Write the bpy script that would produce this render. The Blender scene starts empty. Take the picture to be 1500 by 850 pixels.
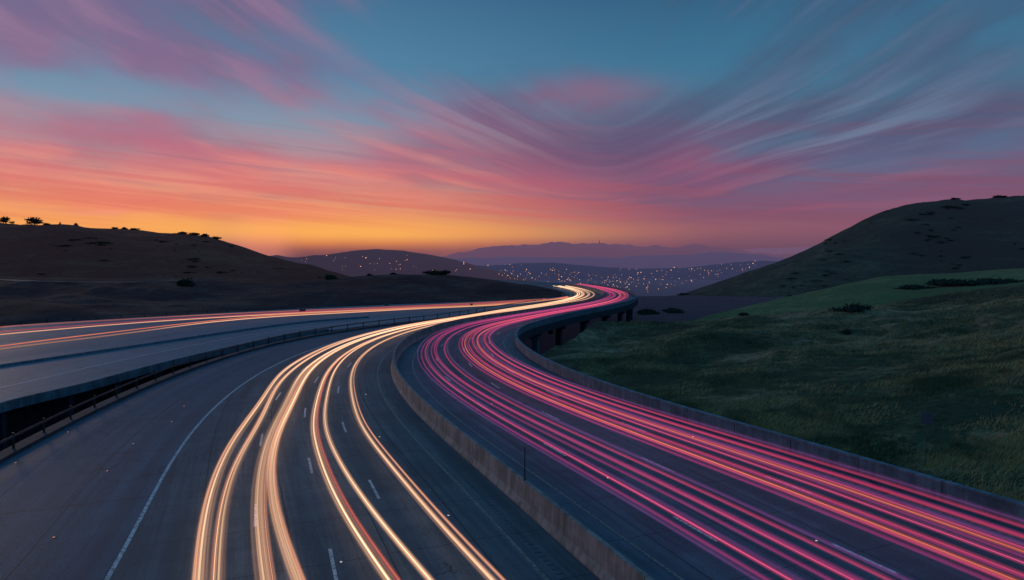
import bpy, bmesh, math, random
from mathutils import Vector, noise
from mathutils.bvhtree import BVHTree
random.seed(7)
C = bpy.context.scene.collection
PI = math.pi
H = 12.0
PITCH = math.atan(0.05)
cp, sp_ = math.cos(PITCH), math.sin(PITCH)

# ------------------------------------------------------------------ image pixel helpers: unproject pixels from the camera onto planes; curve helpers
def ray(px, py):
    a, b = (px-750)/1000.0, -(py-425)/1000.0
    return Vector((a, cp + b*sp_, -sp_ + b*cp))
def g(px, py, z=0.0):
    d = ray(px, py); t = (z-H)/d.z
    return Vector((d.x*t, d.y*t, z))
def at(px, py, Y):
    d = ray(px, py); t = Y/d.y
    return Vector((d.x*t, Y, H+d.z*t))
def catmull(pts, n=12):
    out = []
    P = [pts[0]*2-pts[1]] + list(pts) + [pts[-1]*2-pts[-2]]
    for i in range(1, len(P)-2):
        a, b, c, d = P[i-1], P[i], P[i+1], P[i+2]
        for k in range(n):
            t = k/n
            out.append(0.5*((2*b)+(c-a)*t+(2*a-5*b+4*c-d)*t*t+(3*b-a-3*c+d)*t**3))
    out.append(P[-2].copy())
    return out
def even(pts, step=None, count=None):
    L = [0]
    for i in range(1, len(pts)): L.append(L[-1]+(pts[i]-pts[i-1]).length)
    n = count or max(2, int(L[-1]/step)+1)
    out = []; j = 0
    for k in range(n):
        s = L[-1]*k/(n-1)
        while j < len(L)-2 and L[j+1] < s: j += 1
        f = (s-L[j])/max(1e-9, L[j+1]-L[j])
        out.append(pts[j].lerp(pts[j+1], min(1, max(0, f))))
    return out
def smooth(pts, it=20):
    for _ in range(it):
        pts = [pts[0]]+[(pts[i-1]+pts[i]*2+pts[i+1])/4 for i in range(1, len(pts)-1)]+[pts[-1]]
    return pts
def curve(pts, step=1.5, it=25):
    return even(smooth(even(catmull(pts), step), it), step)
V = Vector

# ------------------------------------------------------------------ object helpers
def link(name, me, m=None, parent=None):
    o = bpy.data.objects.new(name, me); C.objects.link(o)
    if m: o.data.materials.append(m)
    if parent: o.parent = parent
    return o
def tag(o, label, cat, group=None, kind=None):
    o['label'] = label; o['category'] = cat
    if group: o['group'] = group
    if kind: o['kind'] = kind
    return o
def empty(name, loc=(0, 0, 0)):
    o = bpy.data.objects.new(name, None); C.objects.link(o); o.location = loc
    return o
def mesh(name, vs, fs, m=None, parent=None, uvs=None, sm=False):
    me = bpy.data.meshes.new(name); me.from_pydata([tuple(v) for v in vs], [], fs)
    if uvs:
        ul = me.uv_layers.new(name='UVMap')
        for l in me.loops: ul.data[l.index].uv = uvs[l.vertex_index]
    me.update()
    o = link(name, me, m, parent)
    if sm:
        for p in me.polygons: p.use_smooth = True
    return o
def frames(pts):
    T = []
    for i in range(len(pts)):
        a = pts[max(0, i-1)]; b = pts[min(len(pts)-1, i+1)]
        t = (b-a); t.z = 0; t.normalize(); T.append(t)
    return T
def sweep_data(pts, prof, closed=True, cap=True, scale=None):
    """prof: (across-left, up)"""
    T = frames(pts); n = len(prof); vs = []; fs = []; uvs = []; s = 0
    for i, p in enumerate(pts):
        if i: s += (p-pts[i-1]).length
        nl = V((-T[i].y, T[i].x, 0))
        for k, (a, z) in enumerate(prof):
            q = scale[i] if scale else 1
            vs.append(p+nl*a*q+V((0, 0, z*q))); uvs.append((k*0.4, s))
    for i in range(len(pts)-1):
        for k in range(n if closed else n-1):
            a = i*n+k; b = i*n+(k+1) % n
            fs.append((a, b, b+n, a+n))
    if cap and closed:
        fs.append(tuple(range(n))[::-1]); fs.append(tuple(range((len(pts)-1)*n, len(pts)*n)))
    return vs, fs, uvs
def sweep(name, pts, prof, m, parent=None, closed=True, sm=False, scale=None):
    vs, fs, uvs = sweep_data(pts, prof, closed, True, scale)
    return mesh(name, vs, fs, m, parent, uvs, sm)
def strip(name, A, B, m, z=0.0, across=5, parent=None, uoff=None):
    """surface between two equally long point lists"""
    vs = []; fs = []; uvs = []; s = 0
    for i in range(len(A)):
        if i: s += ((A[i]+B[i])-(A[i-1]+B[i-1])).length/2
        w = (B[i]-A[i]).length
        for k in range(across+1):
            t = k/across; p = A[i].lerp(B[i], t); vs.append((p.x, p.y, z)); uvs.append((w*t if uoff is None else uoff*t, s))
    n = across+1
    for i in range(len(A)-1):
        for k in range(across):
            a = i*n+k; fs.append((a, a+1, a+1+n, a+n))
    return mesh(name, vs, fs, m, parent, uvs)
def box_data(vs, fs, c, sx, sy, sz, rz=0, taper=1.0):
    b = len(vs); cs, sn = math.cos(rz), math.sin(rz)
    for z in (0, 1):
        q = 1 if z == 0 else taper
        for x, y in ((-1, -1), (1, -1), (1, 1), (-1, 1)):
            X, Y = x*sx/2*q, y*sy/2*q
            vs.append((c[0]+X*cs-Y*sn, c[1]+X*sn+Y*cs, c[2]+z*sz))
    for f in ((3, 2, 1, 0), (4, 5, 6, 7), (0, 1, 5, 4), (1, 2, 6, 5), (2, 3, 7, 6), (3, 0, 4, 7)):
        fs.append(tuple(b+i for i in f))

# ------------------------------------------------------------------ node helpers
def lin(c): return tuple(((v/255)/12.92 if v/255 <= .04045 else ((v/255+.055)/1.055)**2.4) for v in c)+(1,)
class NT:
    def __init__(s, tree): s.t = tree; s.n = tree.nodes; s.l = tree.links
    def put(s, sock, v):
        if hasattr(v, 'is_linked') or isinstance(v, bpy.types.NodeSocket): s.l.new(v, sock)
        else: sock.default_value = v
    def m(s, op, a, b=None, c=None, clamp=False):
        n = s.n.new('ShaderNodeMath'); n.operation = op; n.use_clamp = clamp
        for i, v in enumerate((a, b, c)):
            if v is not None: s.put(n.inputs[i], v)
        return n.outputs[0]
    def add(s, a, b): return s.m('ADD', a, b)
    def sub(s, a, b): return s.m('SUBTRACT', a, b)
    def mul(s, a, b): return s.m('MULTIPLY', a, b)
    def sstep(s, v, lo, hi, a=0.0, b=1.0):
        n = s.n.new('ShaderNodeMapRange'); n.interpolation_type = 'SMOOTHSTEP'
        s.put(n.inputs['Value'], v); n.inputs['From Min'].default_value = lo; n.inputs['From Max'].default_value = hi
        n.inputs['To Min'].default_value = a; n.inputs['To Max'].default_value = b
        return n.outputs[0]
    def ramp(s, f, stops, interp='LINEAR'):
        n = s.n.new('ShaderNodeValToRGB'); s.put(n.inputs[0], f); cr = n.color_ramp; cr.interpolation = interp
        while len(cr.elements) < len(stops): cr.elements.new(0.5)
        for e, (p, c) in zip(cr.elements, stops): e.position = p; e.color = c
        return n.outputs[0]
    def mix(s, f, a, b, blend='MIX'):
        n = s.n.new('ShaderNodeMix'); n.data_type = 'RGBA'; n.blend_type = blend
        s.put(n.inputs[0], f); s.put(n.inputs[6], a); s.put(n.inputs[7], b)
        return n.outputs[2]
    def xyz(s, x, y, z=0.0):
        n = s.n.new('ShaderNodeCombineXYZ')
        for i, v in enumerate((x, y, z)): s.put(n.inputs[i], v)
        return n.outputs[0]
    def sep(s, v):
        n = s.n.new('ShaderNodeSeparateXYZ'); s.l.new(v, n.inputs[0]); return n.outputs
    def noise(s, vec, scale=1, detail=4, rough=.5, dist=0):
        n = s.n.new('ShaderNodeTexNoise'); s.l.new(vec, n.inputs['Vector'])
        n.inputs['Scale'].default_value = scale; n.inputs['Detail'].default_value = detail
        n.inputs['Roughness'].default_value = rough; n.inputs['Distortion'].default_value = dist
        return n.outputs[0]
def newmat(name):
    m = bpy.data.materials.new(name); m.use_nodes = True; m.node_tree.nodes.clear()
    k = NT(m.node_tree); out = k.n.new('ShaderNodeOutputMaterial')
    return m, k, out
def principled(k, out, col, rough=.7, spec=.3, bump=None, bstr=.3, bdist=.05, metal=0):
    b = k.n.new('ShaderNodeBsdfPrincipled'); k.put(b.inputs['Base Color'], col); k.put(b.inputs['Roughness'], rough)
    b.inputs['Specular IOR Level'].default_value = spec; b.inputs['Metallic'].default_value = metal
    if bump is not None:
        bn = k.n.new('ShaderNodeBump'); bn.inputs['Strength'].default_value = bstr; bn.inputs['Distance'].default_value = bdist
        k.l.new(bump, bn.inputs['Height']); k.l.new(bn.outputs[0], b.inputs['Normal'])
    if out: k.l.new(b.outputs[0], out.inputs[0])
    return b
def g3(v): return (v[0], v[1], v[2], 1)

def road_mat(name, c0, c1, lane=3.6, joint=4.6, spec=.2, rough=.66, slabvar=.4, seam=.5):
    m, k, out = newmat(name)
    uv = k.n.new('ShaderNodeUVMap').outputs[0]; x, y, _ = k.sep(uv)
    pos = k.n.new('ShaderNodeNewGeometry').outputs['Position']
    n1 = k.noise(k.xyz(k.mul(x, 1.3), k.mul(y, .03)), 1, 4, .6)
    n2 = k.noise(pos, .5, 4, .65); n3 = k.noise(pos, 9, 3, .7)
    n4 = k.noise(k.xyz(k.mul(x, 7), k.mul(y, .1)), 1, 3, .6)
    f = k.add(k.mul(n1, .45), k.add(k.mul(n2, .3), k.mul(n4, .3)))
    f = k.sstep(f, .40, .66)
    col = k.mix(f, g3(c0), g3(c1))
    # darker wheel tracks down each lane
    wt = k.m('ABSOLUTE', k.sub(k.m('FRACT', k.m('DIVIDE', x, lane*.5)), .5))
    col = k.mix(k.mul(k.sstep(wt, .34, .08), .28), col, g3([v*.5 for v in c0]))
    col = k.mix(k.sstep(n3, .35, .75, 0, .4), col, g3([v*.45 for v in c0]))
    st = k.sstep(k.noise(k.xyz(k.mul(x, .8), k.mul(y, .08)), 1.1, 4, .65), .54, .7, 0, .5)
    col = k.mix(st, col, g3([v*.45 for v in c0]))
    jj = k.m('ABSOLUTE', k.sub(k.m('FRACT', k.m('DIVIDE', k.add(y, k.mul(n2, .3)), joint)), .5))
    j = k.sstep(jj, .493, .4965)
    lj = k.m('ABSOLUTE', k.sub(k.m('FRACT', k.m('DIVIDE', k.add(x, k.mul(n2, .12)), lane)), .5))
    j2 = k.sstep(lj, .489, .494)
    slab = k.n.new('ShaderNodeTexWhiteNoise'); slab.noise_dimensions = '2D'
    k.l.new(k.xyz(k.m('FLOOR', k.m('DIVIDE', x, lane)), k.m('FLOOR', k.m('ADD', k.m('DIVIDE', y, joint), .5))), slab.inputs['Vector'])
    col = k.mix(k.mul(slab.outputs[0], slabvar), col, g3([v*.55 for v in c0]))
    col = k.mix(k.mul(k.m('MAXIMUM', j, k.mul(j2, seam*2)), .7), col, (.005, .008, .012, 1))
    vo = k.n.new('ShaderNodeTexVoronoi'); vo.feature = 'DISTANCE_TO_EDGE'; vo.inputs['Scale'].default_value = .09
    wv = k.n.new('ShaderNodeVectorMath'); wv.operation = 'ADD'; k.l.new(pos, wv.inputs[0])
    k.l.new(k.xyz(k.mul(n2, 4), k.mul(n1, 4)), wv.inputs[1]); k.l.new(wv.outputs[0], vo.inputs['Vector'])
    cr = k.mul(k.sstep(vo.outputs['Distance'], .002, .006, 1, 0), k.sstep(k.noise(pos, .07, 2), .52, .6))
    col = k.mix(k.mul(cr, .7), col, (.006, .008, .011, 1))
    principled(k, out, col, k.sstep(n3, .3, .7, rough-.05, rough+.05), spec, k.add(k.mul(n3, .6), n4), .2, .02)
    return m

M_lane = road_mat('worn_concrete', (.052, .088, .112), (.125, .172, .195))
M_laner = road_mat('worn_concrete_right', (.045, .09, .12), (.10, .165, .205))
M_shoulder = road_mat('shoulder_concrete', (.030, .082, .122), (.055, .125, .18), joint=9.2, slabvar=.2)
M_roadB = road_mat('ramp_concrete', (.065, .14, .19), (.12, .215, .28), joint=12, slabvar=.15)

def conc(name, c, c2=None):
    m, k, out = newmat(name)
    pos = k.n.new('ShaderNodeNewGeometry').outputs['Position']; z = k.sep(pos)[2]
    a = k.noise(pos, .8, 4, .65); b = k.noise(pos, 12, 3, .6)
    x, y, _ = k.sep(pos)
    st = k.noise(k.xyz(k.mul(x, 2.5), k.mul(y, 2.5), k.mul(z, .25)), 1, 4, .6)
    col = k.mix(k.sstep(k.add(k.mul(a, .5), k.mul(st, .5)), .38, .62), g3([v*.5 for v in c]), g3(c))
    col = k.mix(k.sstep(b, .5, .8, 0, .4), col, g3([v*.5 for v in c]))
    principled(k, out, col, .8, .25, k.add(a, b), .35, .03)
    return m
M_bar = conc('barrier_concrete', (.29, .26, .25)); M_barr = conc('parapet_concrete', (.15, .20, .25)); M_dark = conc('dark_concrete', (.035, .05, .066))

def plain(name, c, rough=.5, metal=0, spec=.4):
    m, k, out = newmat(name); pos = k.n.new('ShaderNodeNewGeometry').outputs['Position']
    n = k.noise(pos, 6, 3, .6)
    principled(k, out, k.mix(n, g3([v*.6 for v in c]), g3(c)), rough, spec, n, .1, .01, metal); return m
M_rail = plain('galvanised_steel', (.10, .11, .12), .5, .6); M_post = plain('dark_steel', (.03, .032, .035), .5, .5)
M_sign = plain('sign_back', (.10, .115, .13), .5, .2); M_spost = plain('grey_post', (.07, .08, .09), .6, .2)

def paint(name, c):
    m, k, out = newmat(name); pos = k.n.new('ShaderNodeNewGeometry').outputs['Position']
    n = k.noise(pos, 5, 4, .7)
    col = k.mix(k.sstep(n, .38, .56), g3([v*.3 for v in c]), g3(c))
    principled(k, out, col, .6, .3); return m
M_white = paint('worn_white_paint', (.55, .57, .6)); M_yellow = paint('worn_yellow_paint', (.2, .2, .18)); M_groove = paint('rumble_groove', (.03, .05, .062))

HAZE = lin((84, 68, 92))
def terr(name, c0, c1, c2=None, D=4200., haze=HAZE, sc=.02, hz=1.0, c2lo=.52, c2hi=.66, rough_c=.55):
    m, k, out = newmat(name)
    geo = k.n.new('ShaderNodeNewGeometry'); pos = geo.outputs['Position']
    x, y, z = k.sep(pos)
    a = k.noise(pos, sc, 6, .62); b = k.noise(k.xyz(k.mul(x, .5), k.mul(y, 1), k.mul(z, 3.5)), sc*7, 6, .65, .6); c = k.noise(pos, sc*45, 3, .7)
    f = k.sstep(k.add(k.mul(a, .5), k.add(k.mul(b, .35), k.mul(c, .15))), .34, .64)
    col = k.mix(f, g3(c0), g3(c1))
    if c2: col = k.mix(k.sstep(k.add(k.mul(b, .5), k.mul(a, .5)), c2lo, c2hi), col, g3(c2))
    col = k.mix(k.sstep(c, .42, .72, 0, rough_c), col, g3([v*.3 for v in c0]))
    b_ = principled(k, None, col, .95, .05, k.add(k.mul(b, 2), c), .9, .6/(sc*50))
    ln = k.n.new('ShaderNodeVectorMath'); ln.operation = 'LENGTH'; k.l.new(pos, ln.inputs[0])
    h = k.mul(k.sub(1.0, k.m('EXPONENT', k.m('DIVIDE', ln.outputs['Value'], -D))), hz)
    e = k.n.new('ShaderNodeEmission'); e.inputs[0].default_value = haze  # aerial haze painted into the surface as emission, stronger with distance from origin
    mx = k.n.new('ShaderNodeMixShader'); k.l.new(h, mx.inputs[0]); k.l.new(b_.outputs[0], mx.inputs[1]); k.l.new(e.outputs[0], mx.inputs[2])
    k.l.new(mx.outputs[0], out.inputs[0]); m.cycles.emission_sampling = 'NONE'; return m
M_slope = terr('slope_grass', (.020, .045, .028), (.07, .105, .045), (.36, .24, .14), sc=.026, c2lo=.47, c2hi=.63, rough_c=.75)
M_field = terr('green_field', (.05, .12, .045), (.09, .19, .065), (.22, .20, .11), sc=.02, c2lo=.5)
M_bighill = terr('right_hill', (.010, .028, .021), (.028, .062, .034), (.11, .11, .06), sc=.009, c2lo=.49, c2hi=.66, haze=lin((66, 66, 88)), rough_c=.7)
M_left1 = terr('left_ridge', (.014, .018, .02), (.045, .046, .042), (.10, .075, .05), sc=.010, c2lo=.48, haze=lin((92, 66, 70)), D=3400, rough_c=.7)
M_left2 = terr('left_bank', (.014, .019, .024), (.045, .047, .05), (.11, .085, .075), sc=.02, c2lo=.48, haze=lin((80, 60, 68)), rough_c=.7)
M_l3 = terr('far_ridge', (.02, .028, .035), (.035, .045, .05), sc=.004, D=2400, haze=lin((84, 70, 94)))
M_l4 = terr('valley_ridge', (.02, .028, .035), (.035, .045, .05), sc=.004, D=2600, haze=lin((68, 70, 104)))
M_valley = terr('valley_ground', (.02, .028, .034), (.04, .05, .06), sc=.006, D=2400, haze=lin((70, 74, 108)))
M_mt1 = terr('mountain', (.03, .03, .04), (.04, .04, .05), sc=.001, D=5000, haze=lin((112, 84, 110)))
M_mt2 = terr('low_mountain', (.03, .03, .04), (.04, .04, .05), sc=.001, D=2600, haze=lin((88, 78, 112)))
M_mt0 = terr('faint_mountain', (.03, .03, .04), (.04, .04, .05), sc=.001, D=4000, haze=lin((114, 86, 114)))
def fol(name, c):
    m, k, out = newmat(name); pos = k.n.new('ShaderNodeNewGeometry').outputs['Position']
    principled(k, out, k.mix(k.noise(pos, 1.5, 3), g3([v*.4 for v in c]), g3(c)), .8, .15); return m
M_leaf = fol('leaves', (.03, .045, .028)); M_bark = fol('bark', (.05, .04, .03))
m, k, out = newmat('grass_blades'); pos = k.n.new('ShaderNodeNewGeometry').outputs['Position']
principled(k, out, k.mix(k.sstep(k.noise(pos, .12, 4, .6), .4, .58), (.05, .08, .035, 1), (.38, .28, .12, 1)), .85, .1); M_grass = m

def emis(name, c, s, samp=True):
    m, k, out = newmat(name); e = k.n.new('ShaderNodeEmission'); e.inputs[0].default_value = g3(c)
    if samp:
        uv = k.n.new('ShaderNodeUVMap').outputs[0]; y = k.sep(uv)[1]
        k.l.new(k.mul(k.sstep(k.noise(k.xyz(k.mul(y, .015), .3, .7), 1, 2, .6), .3, .7, .35, 1.55), s), e.inputs[1])
    else: e.inputs[1].default_value = s
    m.cycles.emission_sampling = 'NONE'
    k.l.new(e.outputs[0], out.inputs[0]); return m
def glow(name, c, s):
    m, k, out = newmat(name); uv = k.n.new('ShaderNodeUVMap').outputs[0]; x, y, _ = k.sep(uv)
    p = k.mul(k.mul(x, k.sub(1.0, x)), 4.0); p = k.m('POWER', p, 2.0)
    st = k.noise(k.xyz(k.mul(x, 5), k.mul(y, .006)), 1, 2, .6); p = k.mul(p, k.sstep(st, .36, .66, .25, 1.3))
    e = k.n.new('ShaderNodeEmission'); e.inputs[0].default_value = g3(c); k.l.new(k.mul(p, s), e.inputs[1])
    t = k.n.new('ShaderNodeBsdfTransparent'); a = k.n.new('ShaderNodeAddShader')
    k.l.new(e.outputs[0], a.inputs[0]); k.l.new(t.outputs[0], a.inputs[1]); k.l.new(a.outputs[0], out.inputs[0])
    m.cycles.emission_sampling = 'NONE'; return m
TR = {
 'white': (emis('headlight_core', (1, .66, .40), 1.1), glow('headlight_glow', (1, .50, .27), .6)),
 'warm': (emis('warm_core', (1, .50, .28), .75), glow('warm_glow', (1, .38, .20), .34)),
 'amber': (emis('amber_core', (1, .26, .12), .75), glow('amber_glow', (1, .16, .08), .3)),
 'pink': (emis('pink_core', (1, .13, .30), .62), glow('pink_glow', (.85, .06, .20), .27)),
 'magenta': (emis('magenta_core', (.75, .07, .32), .42), glow('magenta_glow', (.6, .05, .27), .22)),
 'red': (emis('red_core', (1, .11, .16), .62), glow('red_glow', (1, .05, .11), .28)),
 'violet': (emis('violet_core', (.30, .09, .32), .38), glow('violet_glow', (.28, .07, .32), .2)),
}

# ------------------------------------------------------------------ road alignment
Mw = [V((14, -6, 0)), V((11, 5, 0)), V((7.2, 16, 0))] + [g(*p) for p in (
 (890, 850), (772, 742), (700, 682), (640, 630), (600, 590), (580, 560), (575, 535), (588, 513), (613, 497), (652, 483), (700, 473), (758, 464), (818, 454.5), (864, 445.5), (883, 438.5), (884, 432.5), (868, 426.5), (846, 422), (822, 418.5))] + [V((12, 300, 0)), V((-8, 330, 0)), V((-40, 368, 0)), V((-90, 412, 0))]
Mc = curve(Mw, 1.5, 22)
T = frames(Mc); NL = [V((-t.y, t.x, 0)) for t in T]
Lw = curve([V((-6, -4, 0)), V((-8.5, 4, 0)), V((-12, 14.5, 0))]+[g(*p) for p in ((165, 850), (235, 690), (280, 630), (340, 573), (400, 536), (470, 507), (560, 485), (650, 471), (740, 461))], 1.5, 15)
Rw = curve([V((34, -2, 0)), V((31, 8, 0)), V((27, 20, 0))]+[g(*p) for p in ((1500, 768), (1250, 694), (1100, 650), (1000, 617), (900, 584), (850, 565), (800, 541), (768, 520), (752, 500), (772, 482), (840, 467), (878, 456))], 1.5, 15)
Gw = curve([V((-18, -2, 0)), V((-22, 9, 0)), V((-27, 23, 0))]+[g(*p) for p in ((0, 676), (100, 619), (200, 573), (300, 534), (400, 504), (500, 486), (600, 473.5), (700, 463.5))], 1.5, 15)
def offs(poly, side, far):
    res = []
    for i, p in enumerate(Mc):
        d = NL[i]*side; best = None
        if p.y < 132:
            for a, b in zip(poly[:-1], poly[1:]):
                e = b-a; den = d.x*e.y-d.y*e.x
                if abs(den) < 1e-9: continue
                w = a-p; t = (w.x*e.y-w.y*e.x)/den; q = (w.x*d.y-w.y*d.x)/den
                if 0 <= q <= 1 and 3 < t < 45 and (best is None or t < best): best = t
        else: best = far
        res.append(best)
    first = next(r for r in res if r is not None)
    last = first
    for i in range(len(res)):
        if res[i] is None: res[i] = last
        last = res[i]
    for _ in range(60):
        res = [res[0]]+[(res[i-1]+2*res[i]+res[i+1])/4 for i in range(1, len(res)-1)]+[res[-1]]
    return res
oL = offs(Lw, 1, 10.0); oR = offs(Rw, -1, 9.2); oG = offs(Gw, 1, 12.0)
def off_path(fn, i0=0, i1=None, z=0):
    i1 = i1 or len(Mc)
    return [Mc[i]+NL[i]*fn(i)+V((0, 0, z)) for i in range(i0, i1)]
E = [Mc[i] for i in range(len(Mc))]
Lp = off_path(lambda i: oL[i]); Rp = off_path(lambda i: -oR[i]); Gp = off_path(lambda i: oG[i])

o = strip('road', E, Lp, M_lane, 0, 6); tag(o, 'left concrete carriageway with white light trails, between median barrier and white edge line', 'road', kind='structure')
o = strip('road', E, Rp, M_laner, 0.0, 6); tag(o, 'right concrete carriageway with pink and red light trails', 'road', kind='structure')
o = strip('road_shoulder', Lp, Gp, M_shoulder, 0.0, 4); tag(o, 'wide bluish shoulder between white edge line and steel guardrail at bottom left', 'road', kind='structure')

# ramp road at left
NBw = [V((-33, 22, 0)), V((-38, 40, 0))]+[g(*p) for p in ((0, 592), (100, 572), (210, 541), (330, 512), (430, 491), (520, 479), (600, 470), (700, 460), (800, 447), (850, 441))]
FBw = [V((-170, 70, 0))]+[g(*p) for p in ((-100, 487), (0, 477), (200, 465), (440, 452), (600, 445), (740, 440), (820, 435), (844, 431))]
NB = curve(NBw, 1.5, 10); FB = curve(FBw, 1.5, 10)
nB = even(NB, count=160); fB = even(FB, count=160)
o = strip('road', nB, fB, M_roadB, -.06, 8); tag(o, 'ramp road curving in from the far left and merging before the bend', 'road', kind='structure')

# markings
arc = [0]
for i in range(1, len(Mc)): arc.append(arc[-1]+(Mc[i]-Mc[i-1]).length)
def mark(paths, w, name, m, label, z=.006):
    vs = []; fs = []
    for P in paths:
        b = len(vs); t = frames(P)
        for p, tt in zip(P, t):
            n = V((-tt.y, tt.x, 0)); vs += [p+n*w/2+V((0, 0, z)), p-n*w/2+V((0, 0, z))]
        for i in range(len(P)-1): fs.append((b+2*i, b+2*i+1, b+2*i+3, b+2*i+2))
    o = mesh(name, vs, fs, m); tag(o, label, 'road marking', kind='structure'); return o
def at_s(s, fn):
    j = 0
    while j < len(arc)-2 and arc[j+1] < s: j += 1
    f = (s-arc[j])/(arc[j+1]-arc[j])
    return (Mc[j]+NL[j]*fn(j)).lerp(Mc[j+1]+NL[j+1]*fn(j+1), f)
def dashes(fn, phase, end=330, ln=3.0, gap=13.4):
    out = []; s = phase
    while s < end:
        out.append([at_s(s+ln*k/3, fn) for k in range(4)]); s += gap
    return out
dl = []
for u, ph in ((.37, 4), (.535, 9.3), (.705, 2.5)): dl += dashes(lambda i, u=u: u*oL[i], ph)
mark(dl, .14, 'lane_marking', M_white, 'broken white lane dashes on the left carriageway')
dl = []
for u, ph in ((.31, 7), (.53, 2), (.75, 10)): dl += dashes(lambda i, u=u: -u*oR[i], ph)
mark(dl, .14, 'lane_marking', M_white, 'broken white lane dashes on the right carriageway')
N0 = 250
mark([off_path(lambda i: oL[i]-.05, 0, N0)], .17, 'edge_line', M_white, 'solid white edge line beside the left shoulder')
mark([off_path(lambda i: .12*oL[i], 0, N0)], .14, 'edge_line', M_yellow, 'thin worn yellow line left of the median barrier')
mark([off_path(lambda i: -.13*oR[i], 0, N0)], .14, 'edge_line', M_yellow, 'thin worn yellow line right of the median barrier')
mark([off_path(lambda i: -oR[i]+1.5, 0, N0)], .15, 'edge_line', M_yellow, 'solid worn line along the right parapet')
def para(P, d, z=0):
    t = frames(P); return [p+V((-tt.y, tt.x, 0))*d+V((0, 0, z)) for p, tt in zip(P, t)]
mark([para(FB, -2.0, -.06)], .2, 'edge_line', M_white, 'pale line on far side of the ramp road')
mark([para(NB, 7.0, -.06)[:150]], .2, 'edge_line', M_white, 'pale line on near side of the ramp road')
rs = []
for j in range(260):
    s = 14+j*.4; a = at_s(s, lambda i: .085*oL[i]-.15); b = at_s(s, lambda i: .085*oL[i]+.15); rs.append([a, b])
mark(rs, .09, 'rumble_strip', M_groove, 'row of dark rumble grooves left of the median barrier', .005)

# ------------------------------------------------------------------ barriers
JER = [(.30, 0), (.30, .09), (.15, .36), (.10, 1.25), (-.10, 1.25), (-.15, .36), (-.30, .09), (-.30, 0)]
def barrier(name, path, prof, m, label, seg=6.0, gap=.025, cat='barrier'):
    t = empty(name, tuple(path[0])); o0 = path[0].copy(); tag(t, label, cat)
    P = even(path, .75); n = int(seg/.75)
    for i in range(0, len(P)-1, n):
        Q = [p.copy() for p in P[i:i+n+1]]
        if len(Q) < 2: continue
        d0 = (Q[1]-Q[0]).normalized()*gap; d1 = (Q[-1]-Q[-2]).normalized()*gap
        Q[0] += d0; Q[-1] -= d1
        Q = [q-o0 for q in Q]
        sweep('panel', Q, prof, m, t)
    return t
iM = next(i for i in range(len(Mc)) if Mc[i].y > 270)
barrier('concrete_barrier', E[:iM], JER, M_bar, 'pale concrete median barrier snaking between the white and pink light trails')
PAR = [(.14, 0), (.14, .85), (.19, .87), (.19, 1.0), (-.19, 1.0), (-.19, .87), (-.16, .85), (-.16, 0)]
barrier('concrete_barrier', off_path(lambda i: -oR[i]-.2, 0, iM), PAR, M_barr, 'grey concrete parapet along the right edge beside the grassy slope', 5.0)
KERB = [(.45, 0), (.45, .22), (-.45, .22), (-.5, 0)]
o = barrier('concrete_curb', off_path(lambda i: oG[i], 0, 190), KERB, M_dark, 'low dark concrete curb carrying the steel guardrail', 12, .02, 'curb')
NPAR = [(.12, 0), (.12, .3), (-.14, .3), (-.14, 0)]
barrier('concrete_barrier', para(NB, .1, -.06)[:int(len(NB)*.52)], NPAR, M_barr, 'low concrete parapet on the near edge of the ramp road', 8)
IB = curve([V((-66, 45, 0))]+[g(*p) for p in ((-100, 552), (0, 537), (250, 500), (350, 485), (450, 472), (540, 465))], 1.5, 8)
barrier('concrete_barrier', [p-V((0, 0, .06)) for p in IB], [(.13, 0), (.08, .28), (-.08, .28), (-.13, 0)], M_barr, 'thin low divider running down the middle of the ramp road', 8)

def guardrail(path, label, zb=0, step=3.8, hmax=.95, npost=45):
    o0 = path[0].copy(); t = empty('guardrail', tuple(o0)); tag(t, label, 'guardrail')
    P = [p-o0 for p in even(path, .9)]
    W = [(.0, .70), (.04, .72), (.04, .75), (.0, .78), (.04, .81), (.04, .84), (0, .86), (-.015, .86), (-.015, .70)]
    k = hmax/.95
    sweep('rail', P, [(a-.08, b*k+zb) for a, b in W], M_rail, t)
    Q = even(P, step); fr = frames(Q)
    for i, p in enumerate(Q[:npost]):
        vs = []; fs = []; box_data(vs, fs, (0, 0, 0), .12, .10, hmax, 0)
        q = p+V((-fr[i].y, fr[i].x, 0))*.05
        po = mesh('post', vs, fs, M_post, t); po.location = (q.x, q.y, zb); po.rotation_euler = (0, 0, math.atan2(fr[i].y, fr[i].x))
    return t
guardrail(off_path(lambda i: oG[i], 0, 125), 'dark steel guardrail on posts edging the bluish shoulder at left', .22)
guardrail([p-V((0, 0, .06)) for p in FB[6:]], 'low steel guardrail on the far side of the ramp road', 0, 4, .8, 60)

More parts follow.
